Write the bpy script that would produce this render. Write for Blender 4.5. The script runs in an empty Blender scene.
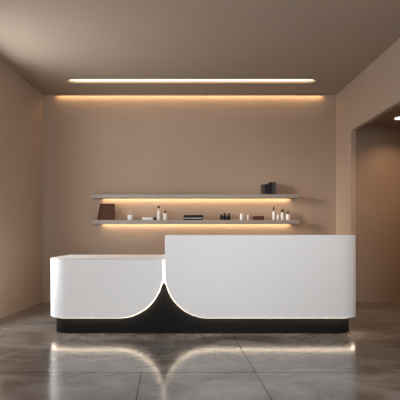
import bpy, bmesh, math, random
from mathutils import Vector
random.seed(7)
S = bpy.context.scene
COL = S.collection
PI = math.pi

# ------------------------------------------------------------------ materials
def srgb(r, g, b):
    f = lambda c: (c/255/12.92) if c/255 <= 0.04045 else ((c/255+0.055)/1.055)**2.4
    return (f(r), f(g), f(b), 1.0)

def mat(name, col, rough=0.5, metal=0.0, var=0.0, scale=8.0, bump=0.0, bscale=60.0, ior=1.5, coat=0.0, spec=0.5):
    m = bpy.data.materials.new(name); m.use_nodes = True
    nt = m.node_tree; b = nt.nodes['Principled BSDF']
    b.inputs['Base Color'].default_value = col
    b.inputs['Roughness'].default_value = rough
    b.inputs['Metallic'].default_value = metal
    b.inputs['IOR'].default_value = ior
    b.inputs['Coat Weight'].default_value = coat
    b.inputs['Specular IOR Level'].default_value = spec
    tc = nt.nodes.new('ShaderNodeTexCoord')
    if var > 0:
        n = nt.nodes.new('ShaderNodeTexNoise'); n.inputs['Scale'].default_value = scale
        n.inputs['Detail'].default_value = 6
        nt.links.new(tc.outputs['Object'], n.inputs['Vector'])
        mx = nt.nodes.new('ShaderNodeMix'); mx.data_type = 'RGBA'
        mx.inputs[6].default_value = tuple(c*(1-var) for c in col[:3])+(1,)
        mx.inputs[7].default_value = tuple(min(1, c*(1+var)) for c in col[:3])+(1,)
        nt.links.new(n.outputs['Fac'], mx.inputs[0]); nt.links.new(mx.outputs[2], b.inputs['Base Color'])
    if bump > 0:
        n2 = nt.nodes.new('ShaderNodeTexNoise'); n2.inputs['Scale'].default_value = bscale
        n2.inputs['Detail'].default_value = 4
        nt.links.new(tc.outputs['Object'], n2.inputs['Vector'])
        bp = nt.nodes.new('ShaderNodeBump'); bp.inputs['Strength'].default_value = bump
        bp.inputs['Distance'].default_value = 0.01
        nt.links.new(n2.outputs['Fac'], bp.inputs['Height']); nt.links.new(bp.outputs['Normal'], b.inputs['Normal'])
    return m

def emis(name, col, strength):
    m = bpy.data.materials.new(name); m.use_nodes = True
    b = m.node_tree.nodes['Principled BSDF']
    b.inputs['Base Color'].default_value = (0.8, 0.8, 0.8, 1)
    b.inputs['Emission Color'].default_value = col
    b.inputs['Emission Strength'].default_value = strength
    return m

WARM = (1.0, 0.62, 0.30, 1)
M = {}
M['plaster'] = mat('warm_plaster', (0.355, 0.256, 0.188, 1), 0.85, var=0.05, scale=2.5, bump=0.06, bscale=40)
M['ceiling'] = mat('ceiling_plaster', (0.325, 0.252, 0.194, 1), 0.9, var=0.04, scale=1.5, bump=0.04, bscale=40)
M['shelf'] = mat('shelf_plaster', (0.325, 0.284, 0.252, 1), 0.7, var=0.05, scale=6)
M['white'] = mat('white_lacquer', (0.88, 0.885, 0.89, 1), 0.42)
M['top'] = mat('pale_stone_top', (0.69, 0.68, 0.665, 1), 0.45, var=0.03, scale=12)
M['black'] = mat('black_lacquer', (0.007, 0.007, 0.0072, 1), 0.6, spec=0.12)
M['desk_led'] = emis('desk_light', (1.0, 0.79, 0.58, 1), 11.0)
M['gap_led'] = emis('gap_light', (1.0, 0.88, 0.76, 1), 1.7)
M['shelf_led'] = emis('shelf_light', (1.0, 0.74, 0.45, 1), 18.0)
M['cove_led'] = emis('cove_light', (1.0, 0.67, 0.35, 1), 15.0)
M['slot_led'] = emis('slot_light', (1.0, 0.80, 0.58, 1), 1.6)
M['spot_led'] = emis('spot_light', (1.0, 0.93, 0.82, 1), 6.0)
M['metal_trim'] = mat('painted_metal', (0.30, 0.24, 0.19, 1), 0.5, 0.3)
M['leather'] = mat('brown_leather', (0.085, 0.032, 0.015, 1), 0.5, var=0.25, scale=30, bump=0.2, bscale=160, spec=0.15)
M['leather_dark'] = mat('dark_brown_leather', (0.045, 0.017, 0.009, 1), 0.55, var=0.2, scale=30, spec=0.15)
M['wood'] = mat('brown_wood', (0.085, 0.035, 0.018, 1), 0.5, var=0.35, scale=25, spec=0.15)
M['ceramic'] = mat('white_ceramic', (0.72, 0.71, 0.69, 1), 0.3)
M['frost'] = mat('frosted_white_glass', (0.66, 0.62, 0.56, 1), 0.25)
M['paper'] = mat('paper', (0.70, 0.66, 0.58, 1), 0.8, var=0.06, scale=60)
M['blk'] = mat('black_plastic', (0.010, 0.010, 0.011, 1), 0.35, spec=0.15)
M['cloth_black'] = mat('black_book_cloth', (0.014, 0.014, 0.016, 1), 0.7, spec=0.15)
M['cloth_grey'] = mat('charcoal_book_cloth', (0.052, 0.052, 0.051, 1), 0.7, var=0.1, scale=40, spec=0.15)
M['gold'] = mat('brass', (0.46, 0.33, 0.20, 1), 0.4, 0.7)
M['reed'] = mat('pale_reed', (0.62, 0.50, 0.36, 1), 0.8)

def floor_mat():
    m = bpy.data.materials.new('polished_concrete_tiles'); m.use_nodes = True
    nt = m.node_tree; N = nt.nodes; L = nt.links; b = N['Principled BSDF']
    tc = N.new('ShaderNodeTexCoord')
    sep = N.new('ShaderNodeSeparateXYZ'); L.new(tc.outputs['Object'], sep.inputs[0])
    X, Y = sep.outputs[0], sep.outputs[1]
    def ma(op, a, c=None, d=None):
        n = N.new('ShaderNodeMath'); n.operation = op
        for i, v in enumerate((a, c, d)):
            if v is None: continue
            if isinstance(v, (int, float)): n.inputs[i].default_value = v
            else: L.new(v, n.inputs[i])
        return n.outputs[0]
    # joints: one cross joint, one long joint, one staggered joint in the near row
    cross = ma('ABSOLUTE', ma('SUBTRACT', Y, 3.71))
    j1 = ma('LESS_THAN', cross, 0.0055)
    lx = ma('ADD', ma('MULTIPLY', Y, 0.0377), X)
    j2 = ma('LESS_THAN', ma('ABSOLUTE', ma('SUBTRACT', lx, 0.6896)), 0.0035)
    lx3 = ma('ADD', ma('MULTIPLY', Y, 0.05), X)
    j3 = ma('MULTIPLY', ma('LESS_THAN', ma('ABSOLUTE', ma('SUBTRACT', lx3, -0.2225)), 0.0033), ma('LESS_THAN', Y, 3.71))
    joint = ma('MINIMUM', ma('ADD', ma('ADD', j1, j2), j3), 1.0)
    # clouds
    mp = N.new('ShaderNodeMapping'); mp.inputs['Scale'].default_value = (0.8, 1.3, 1)
    L.new(tc.outputs['Object'], mp.inputs[0])
    n1 = N.new('ShaderNodeTexNoise'); n1.inputs['Scale'].default_value = 1.9; n1.inputs['Detail'].default_value = 9
    n1.inputs['Roughness'].default_value = 0.62; n1.inputs['Distortion'].default_value = 0.5
    L.new(mp.outputs[0], n1.inputs['Vector'])
    cr = N.new('ShaderNodeValToRGB')
    e = cr.color_ramp.elements
    e[0].position = 0.36; e[0].color = (0.085, 0.075, 0.067, 1)
    e[1].position = 0.66; e[1].color = (0.235, 0.218, 0.202, 1)
    L.new(n1.outputs['Fac'], cr.inputs[0])
    mx = N.new('ShaderNodeMix'); mx.data_type = 'RGBA'
    L.new(joint, mx.inputs[0]); L.new(cr.outputs[0], mx.inputs[6]); mx.inputs[7].default_value = (0.03, 0.026, 0.024, 1)
    L.new(mx.outputs[2], b.inputs['Base Color'])
    rr = N.new('ShaderNodeMapRange'); rr.inputs[3].default_value = 0.145; rr.inputs[4].default_value = 0.16
    L.new(n1.outputs['Fac'], rr.inputs[0])
    L.new(ma('ADD', rr.outputs[0], ma('MULTIPLY', joint, 0.4)), b.inputs['Roughness'])
    b.inputs['IOR'].default_value = 1.75
    L.new(ma('MULTIPLY', ma('SUBTRACT', 1.0, joint), 0.5), b.inputs['Specular IOR Level'])
    return m
M['floor'] = floor_mat()

# ------------------------------------------------------------------ mesh helpers
def link(name, bm, m, parent=None, smooth=True, ang=35):
    bmesh.ops.recalc_face_normals(bm, faces=bm.faces)
    me = bpy.data.meshes.new(name); bm.to_mesh(me); bm.free()
    me.materials.append(m)
    if smooth:
        for p in me.polygons: p.use_smooth = True
        me.set_sharp_from_angle(angle=math.radians(ang))
    o = bpy.data.objects.new(name, me); COL.objects.link(o)
    if parent: o.parent = parent
    return o

def thing(name, label, cat, loc=(0, 0, 0), rz=0, group=None):
    o = bpy.data.objects.new(name, None); COL.objects.link(o)
    o.empty_display_size = 0.05
    o.location = loc; o.rotation_euler = (0, 0, rz)
    o['label'] = label; o['category'] = cat
    if group: o['group'] = group
    return o

def struct(name, bm, m, smooth=False):
    o = link(name, bm, m, None, smooth); o['kind'] = 'structure'; return o

def box(bm, x0, x1, y0, y1, z0, z1, bev=0.0):
    vs = [bm.verts.new(p) for p in ((x0,y0,z0),(x1,y0,z0),(x1,y1,z0),(x0,y1,z0),(x0,y0,z1),(x1,y0,z1),(x1,y1,z1),(x0,y1,z1))]
    fs = [bm.faces.new([vs[i] for i in q]) for q in ((3,2,1,0),(4,5,6,7),(0,1,5,4),(1,2,6,5),(2,3,7,6),(3,0,4,7))]
    if bev > 0:
        es = list({e for f in fs for e in f.edges})
        bmesh.ops.bevel(bm, geom=es, offset=bev, segments=2, affect='EDGES', profile=0.5)
    return vs

def prism(bm, pts, z0, z1):
    a = [bm.verts.new((x, y, z0)) for x, y in pts]; c = [bm.verts.new((x, y, z1)) for x, y in pts]
    bm.faces.new(a[::-1]); bm.faces.new(c)
    n = len(pts)
    for i in range(n): bm.faces.new((a[i], a[(i+1) % n], c[(i+1) % n], c[i]))

def lathe(bm, prof, seg=28, cx=0, cy=0, z0=0):
    rings = []
    for r, z in prof:
        if r < 1e-6: rings.append([bm.verts.new((cx, cy, z0+z))])
        else: rings.append([bm.verts.new((cx+r*math.cos(2*PI*k/seg), cy+r*math.sin(2*PI*k/seg), z0+z)) for k in range(seg)])
    for A, B in zip(rings, rings[1:]):
        for k in range(seg):
            k2 = (k+1) % seg
            if len(A) == 1 and len(B) == 1: continue
            if len(A) == 1: bm.faces.new((A[0], B[k], B[k2]))
            elif len(B) == 1: bm.faces.new((A[k], A[k2], B[0]))
            else: bm.faces.new((A[k], A[k2], B[k2], B[k]))

def rod(bm, p, q, r, seg=10):
    p, q = Vector(p), Vector(q); d = (q-p).normalized()
    u = d.orthogonal().normalized(); v = d.cross(u)
    A = [bm.verts.new(p+r*(math.cos(2*PI*k/seg)*u+math.sin(2*PI*k/seg)*v)) for k in range(seg)]
    B = [bm.verts.new(q+r*(math.cos(2*PI*k/seg)*u+math.sin(2*PI*k/seg)*v)) for k in range(seg)]
    bm.faces.new(A[::-1]); bm.faces.new(B)
    for k in range(seg): bm.faces.new((A[k], A[(k+1) % seg], B[(k+1) % seg], B[k]))

# ------------------------------------------------------------------ the setting
YB = 7.64; ZC = 3.58; YF = -3.0
lx = lambda y: -2.54 - 0.057*(YB-y)          # left wall face
rx = lambda y: 2.524 + 0.027*(YB-y)          # right wall face
TH = 0.072

bm = bmesh.new(); box(bm, -4.2, 6.2, YF-0.6, YB+0.2, -0.12, 0); struct('floor', bm, M['floor'])
bm = bmesh.new(); box(bm, -2.8, 6.0, YB, YB+0.2, 0, ZC); struct('wall_back', bm, M['plaster'])

# left wall with a tall window opening nearer the viewer, outside the picture
WY0, WY1, WZ0, WZ1 = 4.85, 6.07, 0.5, 3.3
def lseg(bm, y0, y1, z0, z1, t=0.25):
    prism(bm, [(lx(y0), y0), (lx(y1), y1), (lx(y1)-t, y1), (lx(y0)-t, y0)], z0, z1)
bm = bmesh.new()
lseg(bm, YF, WY0, 0, ZC); lseg(bm, WY1, YB+0.2, 0, ZC); lseg(bm, WY0, WY1, 0, WZ0); lseg(bm, WY0, WY1, WZ1, ZC)
struct('wall_left', bm, M['plaster'])

# right wall with the tall doorless opening into the side hall
OY0, OY1, OZ = 5.1, 6.975, 2.805
QY0, QY1, QZ0, QZ1 = 1.6, 2.7, 1.0, 3.2     # unseen window opening, added to brighten the left wall
def rseg(bm, y0, y1, z0, z1, t=TH):
    prism(bm, [(rx(y0), y0), (rx(y1), y1), (rx(y1)+t, y1), (rx(y0)+t, y0)], z0, z1)
bm = bmesh.new()
rseg(bm, OY1, YB, 0, ZC); rseg(bm, OY0, OY1, OZ, ZC); rseg(bm, QY1, OY0, 0, ZC); rseg(bm, YF, QY0, 0, ZC); rseg(bm, QY0, QY1, 0, QZ0); rseg(bm, QY0, QY1, QZ1, ZC)
struct('wall_right', bm, M['plaster'])
# side hall
bm = bmesh.new(); box(bm, 5.6, 5.8, 4.9, YB, 0, 3.03); struct('wall_hall_right', bm, M['plaster'])
bm = bmesh.new(); box(bm, rx(4.9)+TH, 5.8, 4.7, 4.9, 0, 3.03); struct('wall_hall_front', bm, M['plaster'])

# street wall behind the viewer: piers and lintel round a wide open shop front
bm = bmesh.new()
box(bm, lx(YF)-0.25, -0.9, YF-0.25, YF, 0, ZC); box(bm, 1.6, rx(YF)+0.3, YF-0.25, YF, 0, ZC)
box(bm, -0.9, 1.6, YF-0.25, YF, 2.5, ZC)
struct('wall_front', bm, M['plaster'])

# stadium outline of the slot light
SX0, SX1, SY0, SY1 = -1.935, 1.985, 6.86, 7.04
def stadium(x0, x1, y0, y1, n=14):
    r = (y1-y0)/2; cy = (y0+y1)/2; pts = []
    for k in range(n+1):
        a = -PI/2 + PI*k/n; pts.append((x1-r*1.9+1.9*r*math.cos(a), cy+r*math.sin(a)))
    for k in range(n+1):
        a = PI/2 + PI*k/n; pts.append((x0+r*1.9+1.9*r*math.cos(a), cy+r*math.sin(a)))
    return pts
ST = stadium(SX0, SX1, SY0, SY1)
def fill_hole(bm, outer, inner, z):
    o = [bm.verts.new((x, y, z)) for x, y in outer]; i = [bm.verts.new((x, y, z)) for x, y in inner]
    es = [bm.edges.new((l[k], l[(k+1) % len(l)])) for l in (o, i) for k in range(len(l))]
    bmesh.ops.triangle_fill(bm, edges=es, use_beauty=True)
    return o, i
bm = bmesh.new()
OUT = [(-4.0, YF-0.3), (2.9, YF-0.3), (2.9, YB+0.2), (-4.0, YB+0.2)]
o1, i1 = fill_hole(bm, OUT, ST, ZC)
top = [bm.verts.new((x, y, ZC+0.08)) for x, y in OUT]; bm.faces.new(top)
for k in range(4): bm.faces.new((o1[k], o1[(k+1) % 4], top[(k+1) % 4], top[k]))
lid = [bm.verts.new((x, y, ZC+0.034)) for x, y in ST]; bm.faces.new(lid)
for k in range(len(ST)): bm.faces.new((i1[k], i1[(k+1) % len(ST)], lid[(k+1) % len(ST)], lid[k]))
struct('ceiling', bm, M['ceiling'])

# hall ceiling with a round hole for its downlight
DX, DY, DR, HZ = 3.385, 7.07, 0.112, 3.03
circ = [(DX+DR*math.cos(2*PI*k/36), DY+DR*math.sin(2*PI*k/36)) for k in range(36)]
bm = bmesh.new()
OUT = [(rx(4.7)+TH, 4.7), (5.8, 4.7), (5.8, YB), (rx(YB)+TH, YB)]
o1, i1 = fill_hole(bm, OUT, circ, HZ)
top = [bm.verts.new((x, y, HZ+0.2)) for x, y in OUT]; bm.faces.new(top)
for k in range(4): bm.faces.new((o1[k], o1[(k+1) % 4], top[(k+1) % 4], top[k]))
lid = [bm.verts.new((x, y, HZ+0.06)) for x, y in circ]; bm.faces.new(lid)
for k in range(36): bm.faces.new((i1[k], i1[(k+1) % 36], lid[(k+1) % 36], lid[k]))
struct('ceiling_hall', bm, M['ceiling'])

# ------------------------------------------------------------------ lamps of the place
t = thing('slot_light', 'long white light slot with rounded ends recessed in the brown ceiling', 'ceiling light', ((SX0+SX1)/2, 6.95, ZC))
def lampmesh(inset, z0, z1):
    b = bmesh.new(); p = stadium(SX0+inset*1.9, SX1-inset*1.9, SY0+inset, SY1-inset)
    prism(b, [(x-(SX0+SX1)/2, y-6.95) for x, y in p], z0, z1); return b
link('diffuser', lampmesh(0.006, 0.026, 0.033), M['slot_led'], t)
b = bmesh.new()
po = [(x-(SX0+SX1)/2, y-6.95) for x, y in stadium(SX0, SX1, SY0, SY1)]
pi = [(x-(SX0+SX1)/2, y-6.95) for x, y in stadium(SX0+0.01, SX1-0.01, SY0+0.005, SY1-0.005)]
n = len(po)
pw = [(x-(SX0+SX1)/2, y-6.95) for x, y in stadium(SX0-0.008, SX1+0.008, SY0-0.004, SY1+0.004)]
A = [b.verts.new((x, y, -0.002)) for x, y in pw]; B = [b.verts.new((x, y, -0.003)) for x, y in pi]
C = [b.verts.new((x, y, 0.026)) for x, y in pi]; D = [b.verts.new((x, y, 0.026)) for x, y in po]
for k in range(n):
    j = (k+1) % n
    for P, Q in ((A, B), (B, C), (C, D), (D, A)): b.faces.new((P[k], P[j], Q[j], Q[k]))
link('trim_ring', b, mat('slot_lining', (0.46, 0.34, 0.24, 1), 0.6), t)

t = thing('cove_light', 'thin warm light strip along the top edge of the back wall', 'strip light', (0, YB-0.03, ZC))
b = bmesh.new(); box(b, -2.31, 2.31, -0.048, -0.042, -0.034, 0, 0.001); box(b, -2.31, 2.31, -0.042, 0.026, -0.006, 0); link('housing', b, M['metal_trim'], t)
b = bmesh.new(); box(b, -2.29, 2.29, -0.030, 0.008, -0.010, -0.0055); link('diffuser', b, M['cove_led'], t)

t = thing('downlight', 'round recessed white downlight in the side hall ceiling', 'ceiling light', (DX, DY, HZ))
b = bmesh.new(); lathe(b, [(DR+0.014, 0), (DR+0.012, -0.006), (DR-0.004, -0.006), (DR-0.004, 0.03)], 40); link('trim_ring', b, M['metal_trim'], t)
b = bmesh.new(); lathe(b, [(0, 0.012), (DR-0.006, 0.012), (DR-0.006, 0.02), (0, 0.02)], 40); link('diffuser', b, M['spot_led'], t)

# ------------------------------------------------------------------ reception desk
YD = 5.14; YR = 6.20
R = 0.510; ZB = 0.1885
LX0, LX1, LT = -1.688, -0.3195, 0.8703
HX0, HX1, HT = -0.2905, 1.995, 1.156
LC = LX1-R; HC = HX0+R
def arc(cx, cy, r, a0, a1, n=16):
    return [(cx+r*math.cos(a0+(a1-a0)*k/n), cy+r*math.sin(a0+(a1-a0)*k/n)) for k in range(n+1)]
def sheet(pts, th):
    """pts: (x, y, zb, zt, nx, ny) outer face columns; gives a closed shell of thickness th."""
    bm = bmesh.new(); cols = []
    for x, y, zb, zt, nx, ny in pts:
        cols.append([bm.verts.new(p) for p in ((x, y, zb), (x, y, zt), (x-nx*th, y-ny*th, zt), (x-nx*th, y-ny*th, zb))])
    for a, c in zip(cols, cols[1:]):
        for k in range(4):
            k2 = (k+1) % 4; bm.faces.new((a[k], c[k], c[k2], a[k2]))
    bm.faces.new(cols[0]); bm.faces.new(cols[-1][::-1])
    return bm
desk = thing('reception_desk', 'white two-level reception desk with rounded ends on a black flared base', 'reception desk', ((LX0+HX1)/2, (YD+YR)/2, 0))
off = Vector(desk.location)
def dlink(name, bm, m, **k):
    bmesh.ops.translate(bm, verts=bm.verts, vec=-off)
    return link(name, bm, m, desk, **k)
RL, RR = 0.25, 0.22
ths = [PI/2*k/28 for k in range(29)]
def rib(cx, sgn, th, o):      # point on a big elevation corner, radius grown by o
    return cx+sgn*(R+o)*math.sin(th), ZB+R-(R+o)*math.cos(th)
# low unit
low = [(LX0, YR, ZB, LT, -1, 0)]
for k in range(17):
    a = PI+PI/2*k/16; low.append((LX0+RL+RL*math.cos(a), YD+RL+RL*math.sin(a), ZB, LT, math.cos(a), math.sin(a)))
for th in ths:
    x, z = rib(LC, 1, th, 0); low.append((x, YD, z, LT, 0, -1))
dlink('low_counter_front', sheet(low, 0.03), M['white'])
# low top slab
b = bmesh.new()
p = [(LX0, YR)]+[(x, y) for x, y in arc(LX0+RL, YD+RL, RL, PI, 1.5*PI)]+[(HX0-0.0005, YD), (HX0-0.0005, YR)]
prism(b, p, LT, LT+0.011)
dlink('low_counter_top', b, M['top'])
# high unit
FR = 0.022
high = [(HX0, YR, ZB+R, HT-FR, -1, 0)]
for k in range(5):
    a = PI+PI/2*k/4; high.append((HX0+0.006+0.006*math.cos(a), YD+0.006+0.006*math.sin(a), ZB+R, HT-FR, math.cos(a), math.sin(a)))
xs = []
for k in range(1, 9):
    a = PI/2*k/8; xs.append(HX0+0.006+(FR-0.006)*(1-math.cos(a)))
xs += [rib(HC, -1, th, 0)[0] for th in ths if rib(HC, -1, th, 0)[0] > HX0+FR+0.002]
for x in sorted(xs):
    u = min(1, (HC-x)/R); zb = ZB+R-R*math.sqrt(max(0, 1-u*u)) if x < HC else ZB
    if x < HX0+FR: v = (HX0+FR-x)/FR; zt = HT-FR+FR*math.sqrt(max(0, 1-v*v))
    else: zt = HT
    high.append((x, YD, zb, zt, 0, -1))
for k in range(17):
    a = -PI/2+PI/2*k/16; high.append((HX1-RR+RR*math.cos(a), YD+RR+RR*math.sin(a), ZB, HT, math.cos(a), math.sin(a)))
high.append((HX1, YR, ZB, HT, 1, 0))
dlink('high_counter_front', sheet(high, 0.03), M['white'])
b = bmesh.new()
prism(b, [(HX0+FR, YR), (HX0+FR, YD+0.028)]+[(x, y) for x, y in arc(HX1-RR, YD+RR, RR-0.028, -PI/2, 0)]+[(HX1-0.028, YR)], HT-0.03, HT-0.0005)
prof = [(HX0+0.029, HT-0.03), (HX0+0.001, HT-0.03)]+[(HX0+FR-FR*math.cos(PI/2*k/6), HT-FR+FR*math.sin(PI/2*k/6)-0.0005) for k in range(7)]
A = [b.verts.new((x, YD+0.03, z)) for x, z in prof]; B = [b.verts.new((x, YR, z)) for x, z in prof]
b.faces.new(A); b.faces.new(B[::-1])
for k in range(len(prof)): j = (k+1) % len(prof); b.faces.new((A[k], A[j], B[j], B[k]))
dlink('high_counter_top', b, M['white'])
# back boards close the carcass on the staff side
b = bmesh.new(); box(b, LX0+0.035, HX0-0.01, YR-0.03, YR-0.005, 0.19, LT-0.001); dlink('back_board', b, M['white'])
b = bmesh.new(); box(b, HX0+0.035, HX1-0.035, YR-0.03, YR-0.005, 0.19, HT-0.032); dlink('back_board', b, M['white'])
# black base
PY = YD+0.047
pp = [(LX0+0.068, YR-0.05)]+arc(LX0+0.068+0.2, PY+0.2, 0.2, PI, 1.5*PI)+arc(HX1-0.08-0.17, PY+0.17, 0.17, -PI/2, 0)+[(HX1-0.08, YR-0.05)]
b = bmesh.new(); prism(b, pp, 0, 0.215); dlink('base', b, M['black'])
b = bmesh.new()
rr = R-0.02; pts = []
for k in range(41):
    th = PI/2*k/40; x, z = LC+rr*math.sin(th), ZB+R-rr*math.cos(th)
    if z > 0.615: break
    pts.append((x, z))
pr = [(HX0+LX1-x, z) for x, z in pts][::-1]
poly = pts+pr
A = [b.verts.new((x, PY-0.001, z)) for x, z in poly]; B = [b.verts.new((x, PY+0.03, z)) for x, z in poly]
b.faces.new(A); b.faces.new(B[::-1])
for k in range(len(poly)): j = (k+1) % len(poly); b.faces.new((A[k], A[j], B[j], B[k]))
dlink('base_peak', b, M['black'])
# glowing edge under each counter front
def glow(cols):
    b = bmesh.new(); cs = []
    for (x, y, z, nx, ny, ox, oz) in cols:
        q = []
        for ins, o in ((0.010, 0), (0.010, 1), (0.045, 1), (0.045, 0)):
            q.append(b.verts.new((x-nx*ins+ox*o, y-ny*ins, z+oz*o)))
        cs.append(q)
    for a, c in zip(cs, cs[1:]):
        for k in range(4): b.faces.new((a[k], c[k], c[(k+1) % 4], a[(k+1) % 4]))
    b.faces.new(cs[0]); b.faces.new(cs[-1][::-1]); return b
G = 0.0025
ZG = 0.569
g = [(x, y, zb, nx, ny, 0, -G) for x, y, zb, zt, nx, ny in low[3:18]]
for th in ths:
    x, z = rib(LC, 1, th, 0)
    if z > ZG: break
    g.append((x, YD, z, 0, -1, G*math.sin(th), -G*math.cos(th)))
dlink('glow_strip', glow(g), M['desk_led'])
g = []
for th in reversed(ths):
    x, z = rib(HC, -1, th, 0)
    if z > ZG: continue
    g.append((x, YD, z, 0, -1, -G*math.sin(th), -G*math.cos(th)))
g += [(x, y, zb, nx, ny, 0, -G) for x, y, zb, zt, nx, ny in high[-18:-3]]
dlink('glow_strip', glow(g), M['desk_led'])
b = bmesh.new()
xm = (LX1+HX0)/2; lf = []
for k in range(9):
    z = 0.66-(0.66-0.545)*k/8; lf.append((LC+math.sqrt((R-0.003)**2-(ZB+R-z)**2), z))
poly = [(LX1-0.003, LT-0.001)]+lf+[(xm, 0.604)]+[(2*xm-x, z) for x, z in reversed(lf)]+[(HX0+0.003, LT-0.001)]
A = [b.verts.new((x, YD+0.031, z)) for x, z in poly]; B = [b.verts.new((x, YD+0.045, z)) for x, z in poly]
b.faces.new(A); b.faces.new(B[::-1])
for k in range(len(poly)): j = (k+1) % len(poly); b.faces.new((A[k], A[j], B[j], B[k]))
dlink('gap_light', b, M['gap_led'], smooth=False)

# ------------------------------------------------------------------ wall shelves
SYF = 7.42
ZU0, ZU1, ZL0, ZL1 = 1.779, 1.842, 1.343, 1.410
for nm, z0, z1, lab in (('upper', ZU0, ZU1, 'long beige wall shelf, the upper one, holding only dark books'),
                        ('lower', ZL0, ZL1, 'long beige wall shelf, the lower one, lined with bottles and boxes')):
    t = thing('wall_shelf', lab, 'shelf', (0.0925, YB, z0), 0, 'beige lit wall shelves')
    b = bmesh.new(); box(b, -1.7455, 1.7455, SYF-YB, -0.075, 0, z1-z0, 0.004); box(b, -1.7455, 1.7455, -0.075, -0.0005, 0.022, z1-z0)
    box(b, -1.7455, -1.596, -0.075, -0.0005, 0, 0.022); box(b, 1.636, 1.7455, -0.075, -0.0005, 0, 0.022); link('board', b, M['shelf'], t)
    b = bmesh.new(); box(b, -1.595, 1.635, -0.060, -0.030, 0.010, 0.022); link('light_strip', b, M['shelf_led'], t)

# ------------------------------------------------------------------ things on the shelves
F = 442.0
px = lambda x, y: (x-190.0)/F*y           # photo column at a depth -> metres
def sc(y): return y/F
YI = 7.52                                   # where the small things stand
def W(p): return p*YI/F

def bottle(label, xc, w, hb, cap, body='ceramic', y=YI, z=ZL1, group='toiletry bottles on the lower shelf', name='bottle', taper=0.9, cat='bottle'):
    """xc photo column, w width, hb body height in metres; cap: list of (kind, ...) parts"""
    t = thing(name, label, cat, (px(xc, y), y, z+0.0003), 0, group)
    r = w/2; nk = min(0.011, r*0.45)
    b = bmesh.new()
    sh = hb*0.90
    lathe(b, [(0, 0), (r*0.94, 0), (r, 0.004), (r, sh-0.004), (r*0.96, sh+hb*0.03), (r*0.75, sh+hb*0.07), (nk, hb), (nk, hb+0.006), (0, hb+0.006)])
    link('body', b, M[body], t)
    for c in cap:
        k = c[0]
        b = bmesh.new()
        if k == 'cap':
            _, rc, h, m = c
            lathe(b, [(0, 0), (rc*0.97, 0), (rc, 0.002), (rc, h-0.003), (rc*0.9, h), (0, h)], z0=hb+0.002); link('cap', b, M[m], t)
        elif k == 'neck':
            _, rc, h, m = c
            lathe(b, [(0, 0), (rc, 0), (rc*0.85, h), (0, h)], z0=hb+0.002); link('neck', b, M[m], t)
        elif k == 'tip':
            _, rc, z, h, m = c
            lathe(b, [(0, 0), (rc, 0), (rc, h*0.8), (rc*0.8, h), (0, h)], z0=hb+z); link('cap', b, M[m], t)
        elif k == 'pump':
            _, h, m, sgn = c
            rod(b, (0, 0, hb), (0, 0, hb+h), 0.004); lathe(b, [(0, 0), (0.010, 0), (0.010, 0.012), (0, 0.012)], 16, z0=hb+0.003)
            rod(b, (-sgn*0.006, 0, hb+h), (sgn*0.03, 0, hb+h+0.004), 0.0045); link('pump', b, M[m], t)
        elif k == 'dropper':
            _, h, m = c
            lathe(b, [(0, 0), (0.013, 0), (0.013, h*0.4), (0.009, h*0.42), (0.010, h*0.75), (0.006, h), (0, h)], 20, z0=hb+0.002); link('dropper', b, M[m], t)
    return t

# brown leather case at the left end
yc = 7.53
t = thing('storage_case', 'dark brown leather case with one slanting side at the shelf\'s left end', 'case', (px(107.5, yc), yc, ZL1+0.0003))
b = bmesh.new()
hw = W(16)/2; hh = W(16.3)
xl0, xl1, xr = -W(9.2), -W(6.4), W(6.7)
poly = [(xl0, 0), (xr, 0), (xr, hh), (xl1, hh)]
A = [b.verts.new((x, -0.075, z)) for x, z in poly]; B = [b.verts.new((x, 0.075, z)) for x, z in poly]
b.faces.new(A); b.faces.new(B[::-1])
for k in range(4): b.faces.new((A[k], A[(k+1) % 4], B[(k+1) % 4], B[k]))
bmesh.ops.bevel(b, geom=b.edges[:], offset=0.006, segments=2, affect='EDGES')
link('body', b, M['leather'], t)
b = bmesh.new()
poly = [(xl0-0.003, 0.001), (xl0+0.03, 0.001), (xl1+0.026, hh+0.002), (xl1-0.003, hh+0.002)]
A = [b.verts.new((x, -0.078, z)) for x, z in poly]; B = [b.verts.new((x, 0.078, z)) for x, z in poly]
b.faces.new(A); b.faces.new(B[::-1])
for k in range(4): b.faces.new((A[k], A[(k+1) % 4], B[(k+1) % 4], B[k]))
link('spine', b, M['leather_dark'], t)

# small jar with a reed
t = thing('reed_diffuser', 'small squat white jar with one pale reed, beside the brown case', 'diffuser', (px(130.2, YI), YI, ZL1+0.0003))
r = W(5.6)/2; h = W(5.2)
b = bmesh.new(); lathe(b, [(0, 0), (r*0.95, 0), (r, 0.004), (r, h-0.003), (r*0.94, h), (r*0.86, h), (r*0.86, h-0.008), (0, h-0.008)]); link('jar', b, M['ceramic'], t)
b = bmesh.new(); rod(b, (-0.004, 0, h-0.008), (0.006, 0, h+W(5.2)), 0.0055); link('reed', b, M['reed'], t)
# shallow white box
t = thing('flat_box', 'shallow white lidded box lying left of the tall bottle', 'box', (px(147.6, YI), YI, ZL1+0.0003))
w = W(10.2)/2
b = bmesh.new(); box(b, -w, w, -0.05, 0.05, 0, 0.032, 0.003); link('base', b, M['ceramic'], t)
b = bmesh.new(); box(b, -w-0.002, w+0.002, -0.052, 0.052, 0.032, 0.047, 0.003); link('lid', b, M['ceramic'], t)
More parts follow.
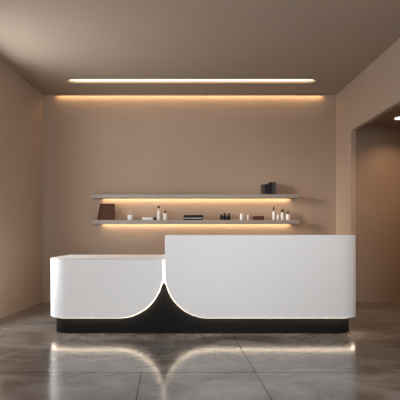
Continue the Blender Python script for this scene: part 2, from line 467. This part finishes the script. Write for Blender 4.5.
# dark round jar
t = thing('small_jar', 'tiny dark brown round jar between white box and tall bottle', 'jar', (px(154.8, YI-0.02), YI-0.02, ZL1+0.0003))
r = W(2.9)/2
b = bmesh.new(); lathe(b, [(0, 0), (r*0.7, 0), (r, 0.010), (r, 0.026), (r*0.8, 0.034), (0, 0.034)]); link('body', b, M['leather_dark'], t)
b = bmesh.new(); lathe(b, [(0, 0), (r*0.84, 0), (r*0.84, 0.009), (r*0.7, 0.013), (0, 0.013)], z0=0.034); link('lid', b, M['blk'], t)

bottle('tall slim white bottle with black cap, beside the tiny dark round jar', 158.6, W(3.1), W(9.6), [('neck', 0.010, W(2.4), 'frost'), ('tip', 0.018, W(2.2), W(2.7), 'blk')])
bottle('stout white bottle with short black cap, nearest left of the flat book pile', 165.0, W(4.0), W(7.0), [('cap', 0.014, W(1.6), 'blk'), ('pump', W(2.0), 'blk', 1)])

# two books lying flat
def book_flat(label, x0, x1, y0, y1, z, h, cover):
    t = thing('book', label, 'book', ((x0+x1)/2, (y0+y1)/2, z), 0, 'books lying flat on the lower shelf')
    w, d = (x1-x0)/2, (y1-y0)/2; c = 0.006
    c = min(c, h*0.25)
    b = bmesh.new(); box(b, -w, w, -d, d, 0, c); box(b, -w, w, -d, d, h-c, h); box(b, -w, w, -d, -d+c, c, h-c); link('cover', b, M[cover], t)
    b = bmesh.new(); box(b, -w+0.004, w-0.004, -d+c, d-0.005, c, h-c); link('pages', b, M['paper'], t)
xa, xb = px(183.6, 7.45), px(203.4, 7.45)
book_flat('black book at the bottom of the flat pile', xa, xb-0.006, 7.437, 7.62, ZL1+0.0003, 0.027, 'cloth_black')
book_flat('thin pale booklet pressed between two flat black books', xa+0.004, xb-0.012, 7.439, 7.61, ZL1+0.0275, 0.010, 'paper')
book_flat('thick black book lying on top of the flat pile', xa+0.001, xb, 7.435, 7.61, ZL1+0.0378, 0.046, 'cloth_black')

# four black bottles
for i, (xc, w, ht, cap, dy, lab) in enumerate((
    (221.4, 3.0, 4.2, 1.3, 0.0, 'black bottle at the left end of the black cluster'),
    (224.6, 2.9, 5.0, 2.1, 0.03, 'tall black bottle, second from left in the black cluster'),
    (227.0, 1.9, 4.0, 1.2, -0.03, 'narrow shortest black bottle between two taller black ones'),
    (229.3, 2.5, 5.0, 2.1, 0.01, 'tall black bottle at the right end of the black cluster'))):
    bottle(lab, xc, W(w), W(ht), [('cap', W(w)*0.36, W(cap), 'blk')], body='blk', y=YI+dy, group='black bottles in a cluster')

bottle('white pump bottle with a thin brass spout, right of the black bottles', 241.6, W(3.4), W(6.8), [('pump', W(3.4), 'gold', 1)])
bottle('short frosted vial beside the brown wooden box', 248.0, W(1.9), W(5.0), [('cap', 0.011, W(0.8), 'frost')], body='frost', name='vial', cat='vial')

# brown wooden box
t = thing('keepsake_box', 'low dark brown wooden box with a rounded lid on the lower shelf', 'box', (px(258.3, YI), YI, ZL1+0.0003))
w = W(10.6)/2
b = bmesh.new(); box(b, -w, w, -0.055, 0.055, 0, 0.042, 0.003); link('base', b, M['wood'], t)
b = bmesh.new(); box(b, -w-0.002, w+0.002, -0.057, 0.057, 0.043, 0.070, 0.010); link('lid', b, M['wood'], t)

bottle('slim white bottle with long black stopper, right of the brown box', 273.8, W(2.6), W(8.2), [('neck', 0.010, W(1.8), 'gold'), ('tip', 0.012, W(1.6), W(3.6), 'blk')])
bottle('short pale vial between two white bottles near shelf\'s right end', 278.0, W(2.2), W(5.2), [('cap', 0.010, W(0.7), 'frost')], body='frost', name='vial', cat='vial')
bottle('white bottle with wide black knob cap, second from right end', 282.4, W(2.8), W(7.6), [('neck', 0.010, W(0.9), 'frost'), ('tip', 0.024, W(0.8), W(2.4), 'blk')])
bottle('squat white dropper bottle at the far right end of the shelf', 288.0, W(4.2), W(6.2), [('dropper', W(3.2), 'blk')])

# standing books on the upper shelf
def book_up(label, xa, xb, top_y, cover, yf=7.45, d=0.15):
    h = (235.5-top_y)*yf/F+1.15-ZU1
    x0, x1 = px(xa, yf), px(xb, yf)
    t = thing('book', label, 'book', ((x0+x1)/2, yf, ZU1+0.0003), 0, 'books standing on the upper shelf')
    w = (x1-x0)/2; c = min(0.004, w*0.3)
    b = bmesh.new(); box(b, -w, -w+c, 0, d, 0, h); box(b, w-c, w, 0, d, 0, h); box(b, -w+c, w-c, 0, c, 0, h); link('cover', b, M[cover], t)
    b = bmesh.new(); box(b, -w+c, w-c, c, d-0.004, 0.003, h-0.004); link('pages', b, M['paper'], t)
book_up('charcoal grey book at the left end of the standing row', 262.3, 264.8, 184.2, 'cloth_grey')
book_up('black book standing second from left in the row', 264.9, 267.3, 184.0, 'cloth_black')
book_up('narrow charcoal book in the middle of the standing row', 267.5, 269.5, 183.8, 'cloth_grey', yf=7.47)
book_up('black book in the taller right half of the standing row', 269.6, 272.4, 182.2, 'cloth_black')
book_up('thick charcoal grey book at the right end of the standing row', 272.5, 276.0, 182.0, 'cloth_grey')

# ------------------------------------------------------------------ daylight and lamps
w = bpy.data.worlds.new('daylight'); S.world = w; w.use_nodes = True
bg = w.node_tree.nodes['Background']; bg.inputs[0].default_value = (0.93, 0.97, 1.0, 1); bg.inputs[1].default_value = 11.2
def portal(name, loc, rot, sx, sy):
    l = bpy.data.lights.new(name, 'AREA'); l.shape = 'RECTANGLE'; l.size = sx; l.size_y = sy
    l.cycles.is_portal = True
    o = bpy.data.objects.new(name, l); COL.objects.link(o); o.location = loc; o.rotation_euler = rot
portal('shop_front_portal', (0.35, YF-0.1, 1.25), (PI/2, 0, 0), 2.5, 2.5)
ym = (WY0+WY1)/2
portal('left_window_portal', (lx(ym)-0.12, ym, (WZ0+WZ1)/2), (PI/2, 0, -PI/2-math.atan(0.057)), WY1-WY0, WZ1-WZ0)
yq = (QY0+QY1)/2
portal('right_fill_portal', (rx(yq)+0.1, yq, (QZ0+QZ1)/2), (PI/2, 0, PI/2), QY1-QY0, QZ1-QZ0)  # daylight through the opening added in the right wall
sl = bpy.data.lights.new('soft_sun', 'SUN'); sl.energy = 2.8; sl.angle = math.radians(16); sl.color = (1.0, 0.93, 0.84)
so = bpy.data.objects.new('soft_sun', sl); COL.objects.link(so); so.location = (-7, 3.5, 4)
so.rotation_euler = Vector((4.44, 1.92, -0.95)).to_track_quat('-Z', 'Y').to_euler()
def beam(y, energy, deg, blend):  # serves the recessed downlight and one added lamp
    l = bpy.data.lights.new('hall_beam', 'SPOT'); l.energy = energy; l.color = (1, 0.68, 0.44)
    l.spot_size = math.radians(deg); l.spot_blend = blend; l.shadow_soft_size = 0.05
    o = bpy.data.objects.new('hall_beam', l); COL.objects.link(o); o.location = (DX, y, HZ-0.02)
beam(DY, 24, 132, 0.7)
beam(5.75, 85, 150, 0.5)      # unseen lamp without a fixture, added to even out the hall light

# ------------------------------------------------------------------ camera and colour
cam = bpy.data.cameras.new('camera'); cam.sensor_width = 36; cam.lens = F/400*36
cam.shift_x = 0.025; cam.shift_y = 35.5/400; cam.clip_start = 0.05
co = bpy.data.objects.new('camera', cam); COL.objects.link(co); co.location = (0, 0, 1.15); co.rotation_euler = (PI/2, 0, 0)
S.camera = co
S.view_settings.view_transform = 'Standard'; S.view_settings.look = 'None'
S.view_settings.gamma = 1; S.view_settings.exposure = 0.0; S.view_settings.use_curve_mapping = False
S.cycles.use_denoising = True
S.cycles.max_bounces = 10; S.cycles.diffuse_bounces = 6
S.cycles.sample_clamp_indirect = 6
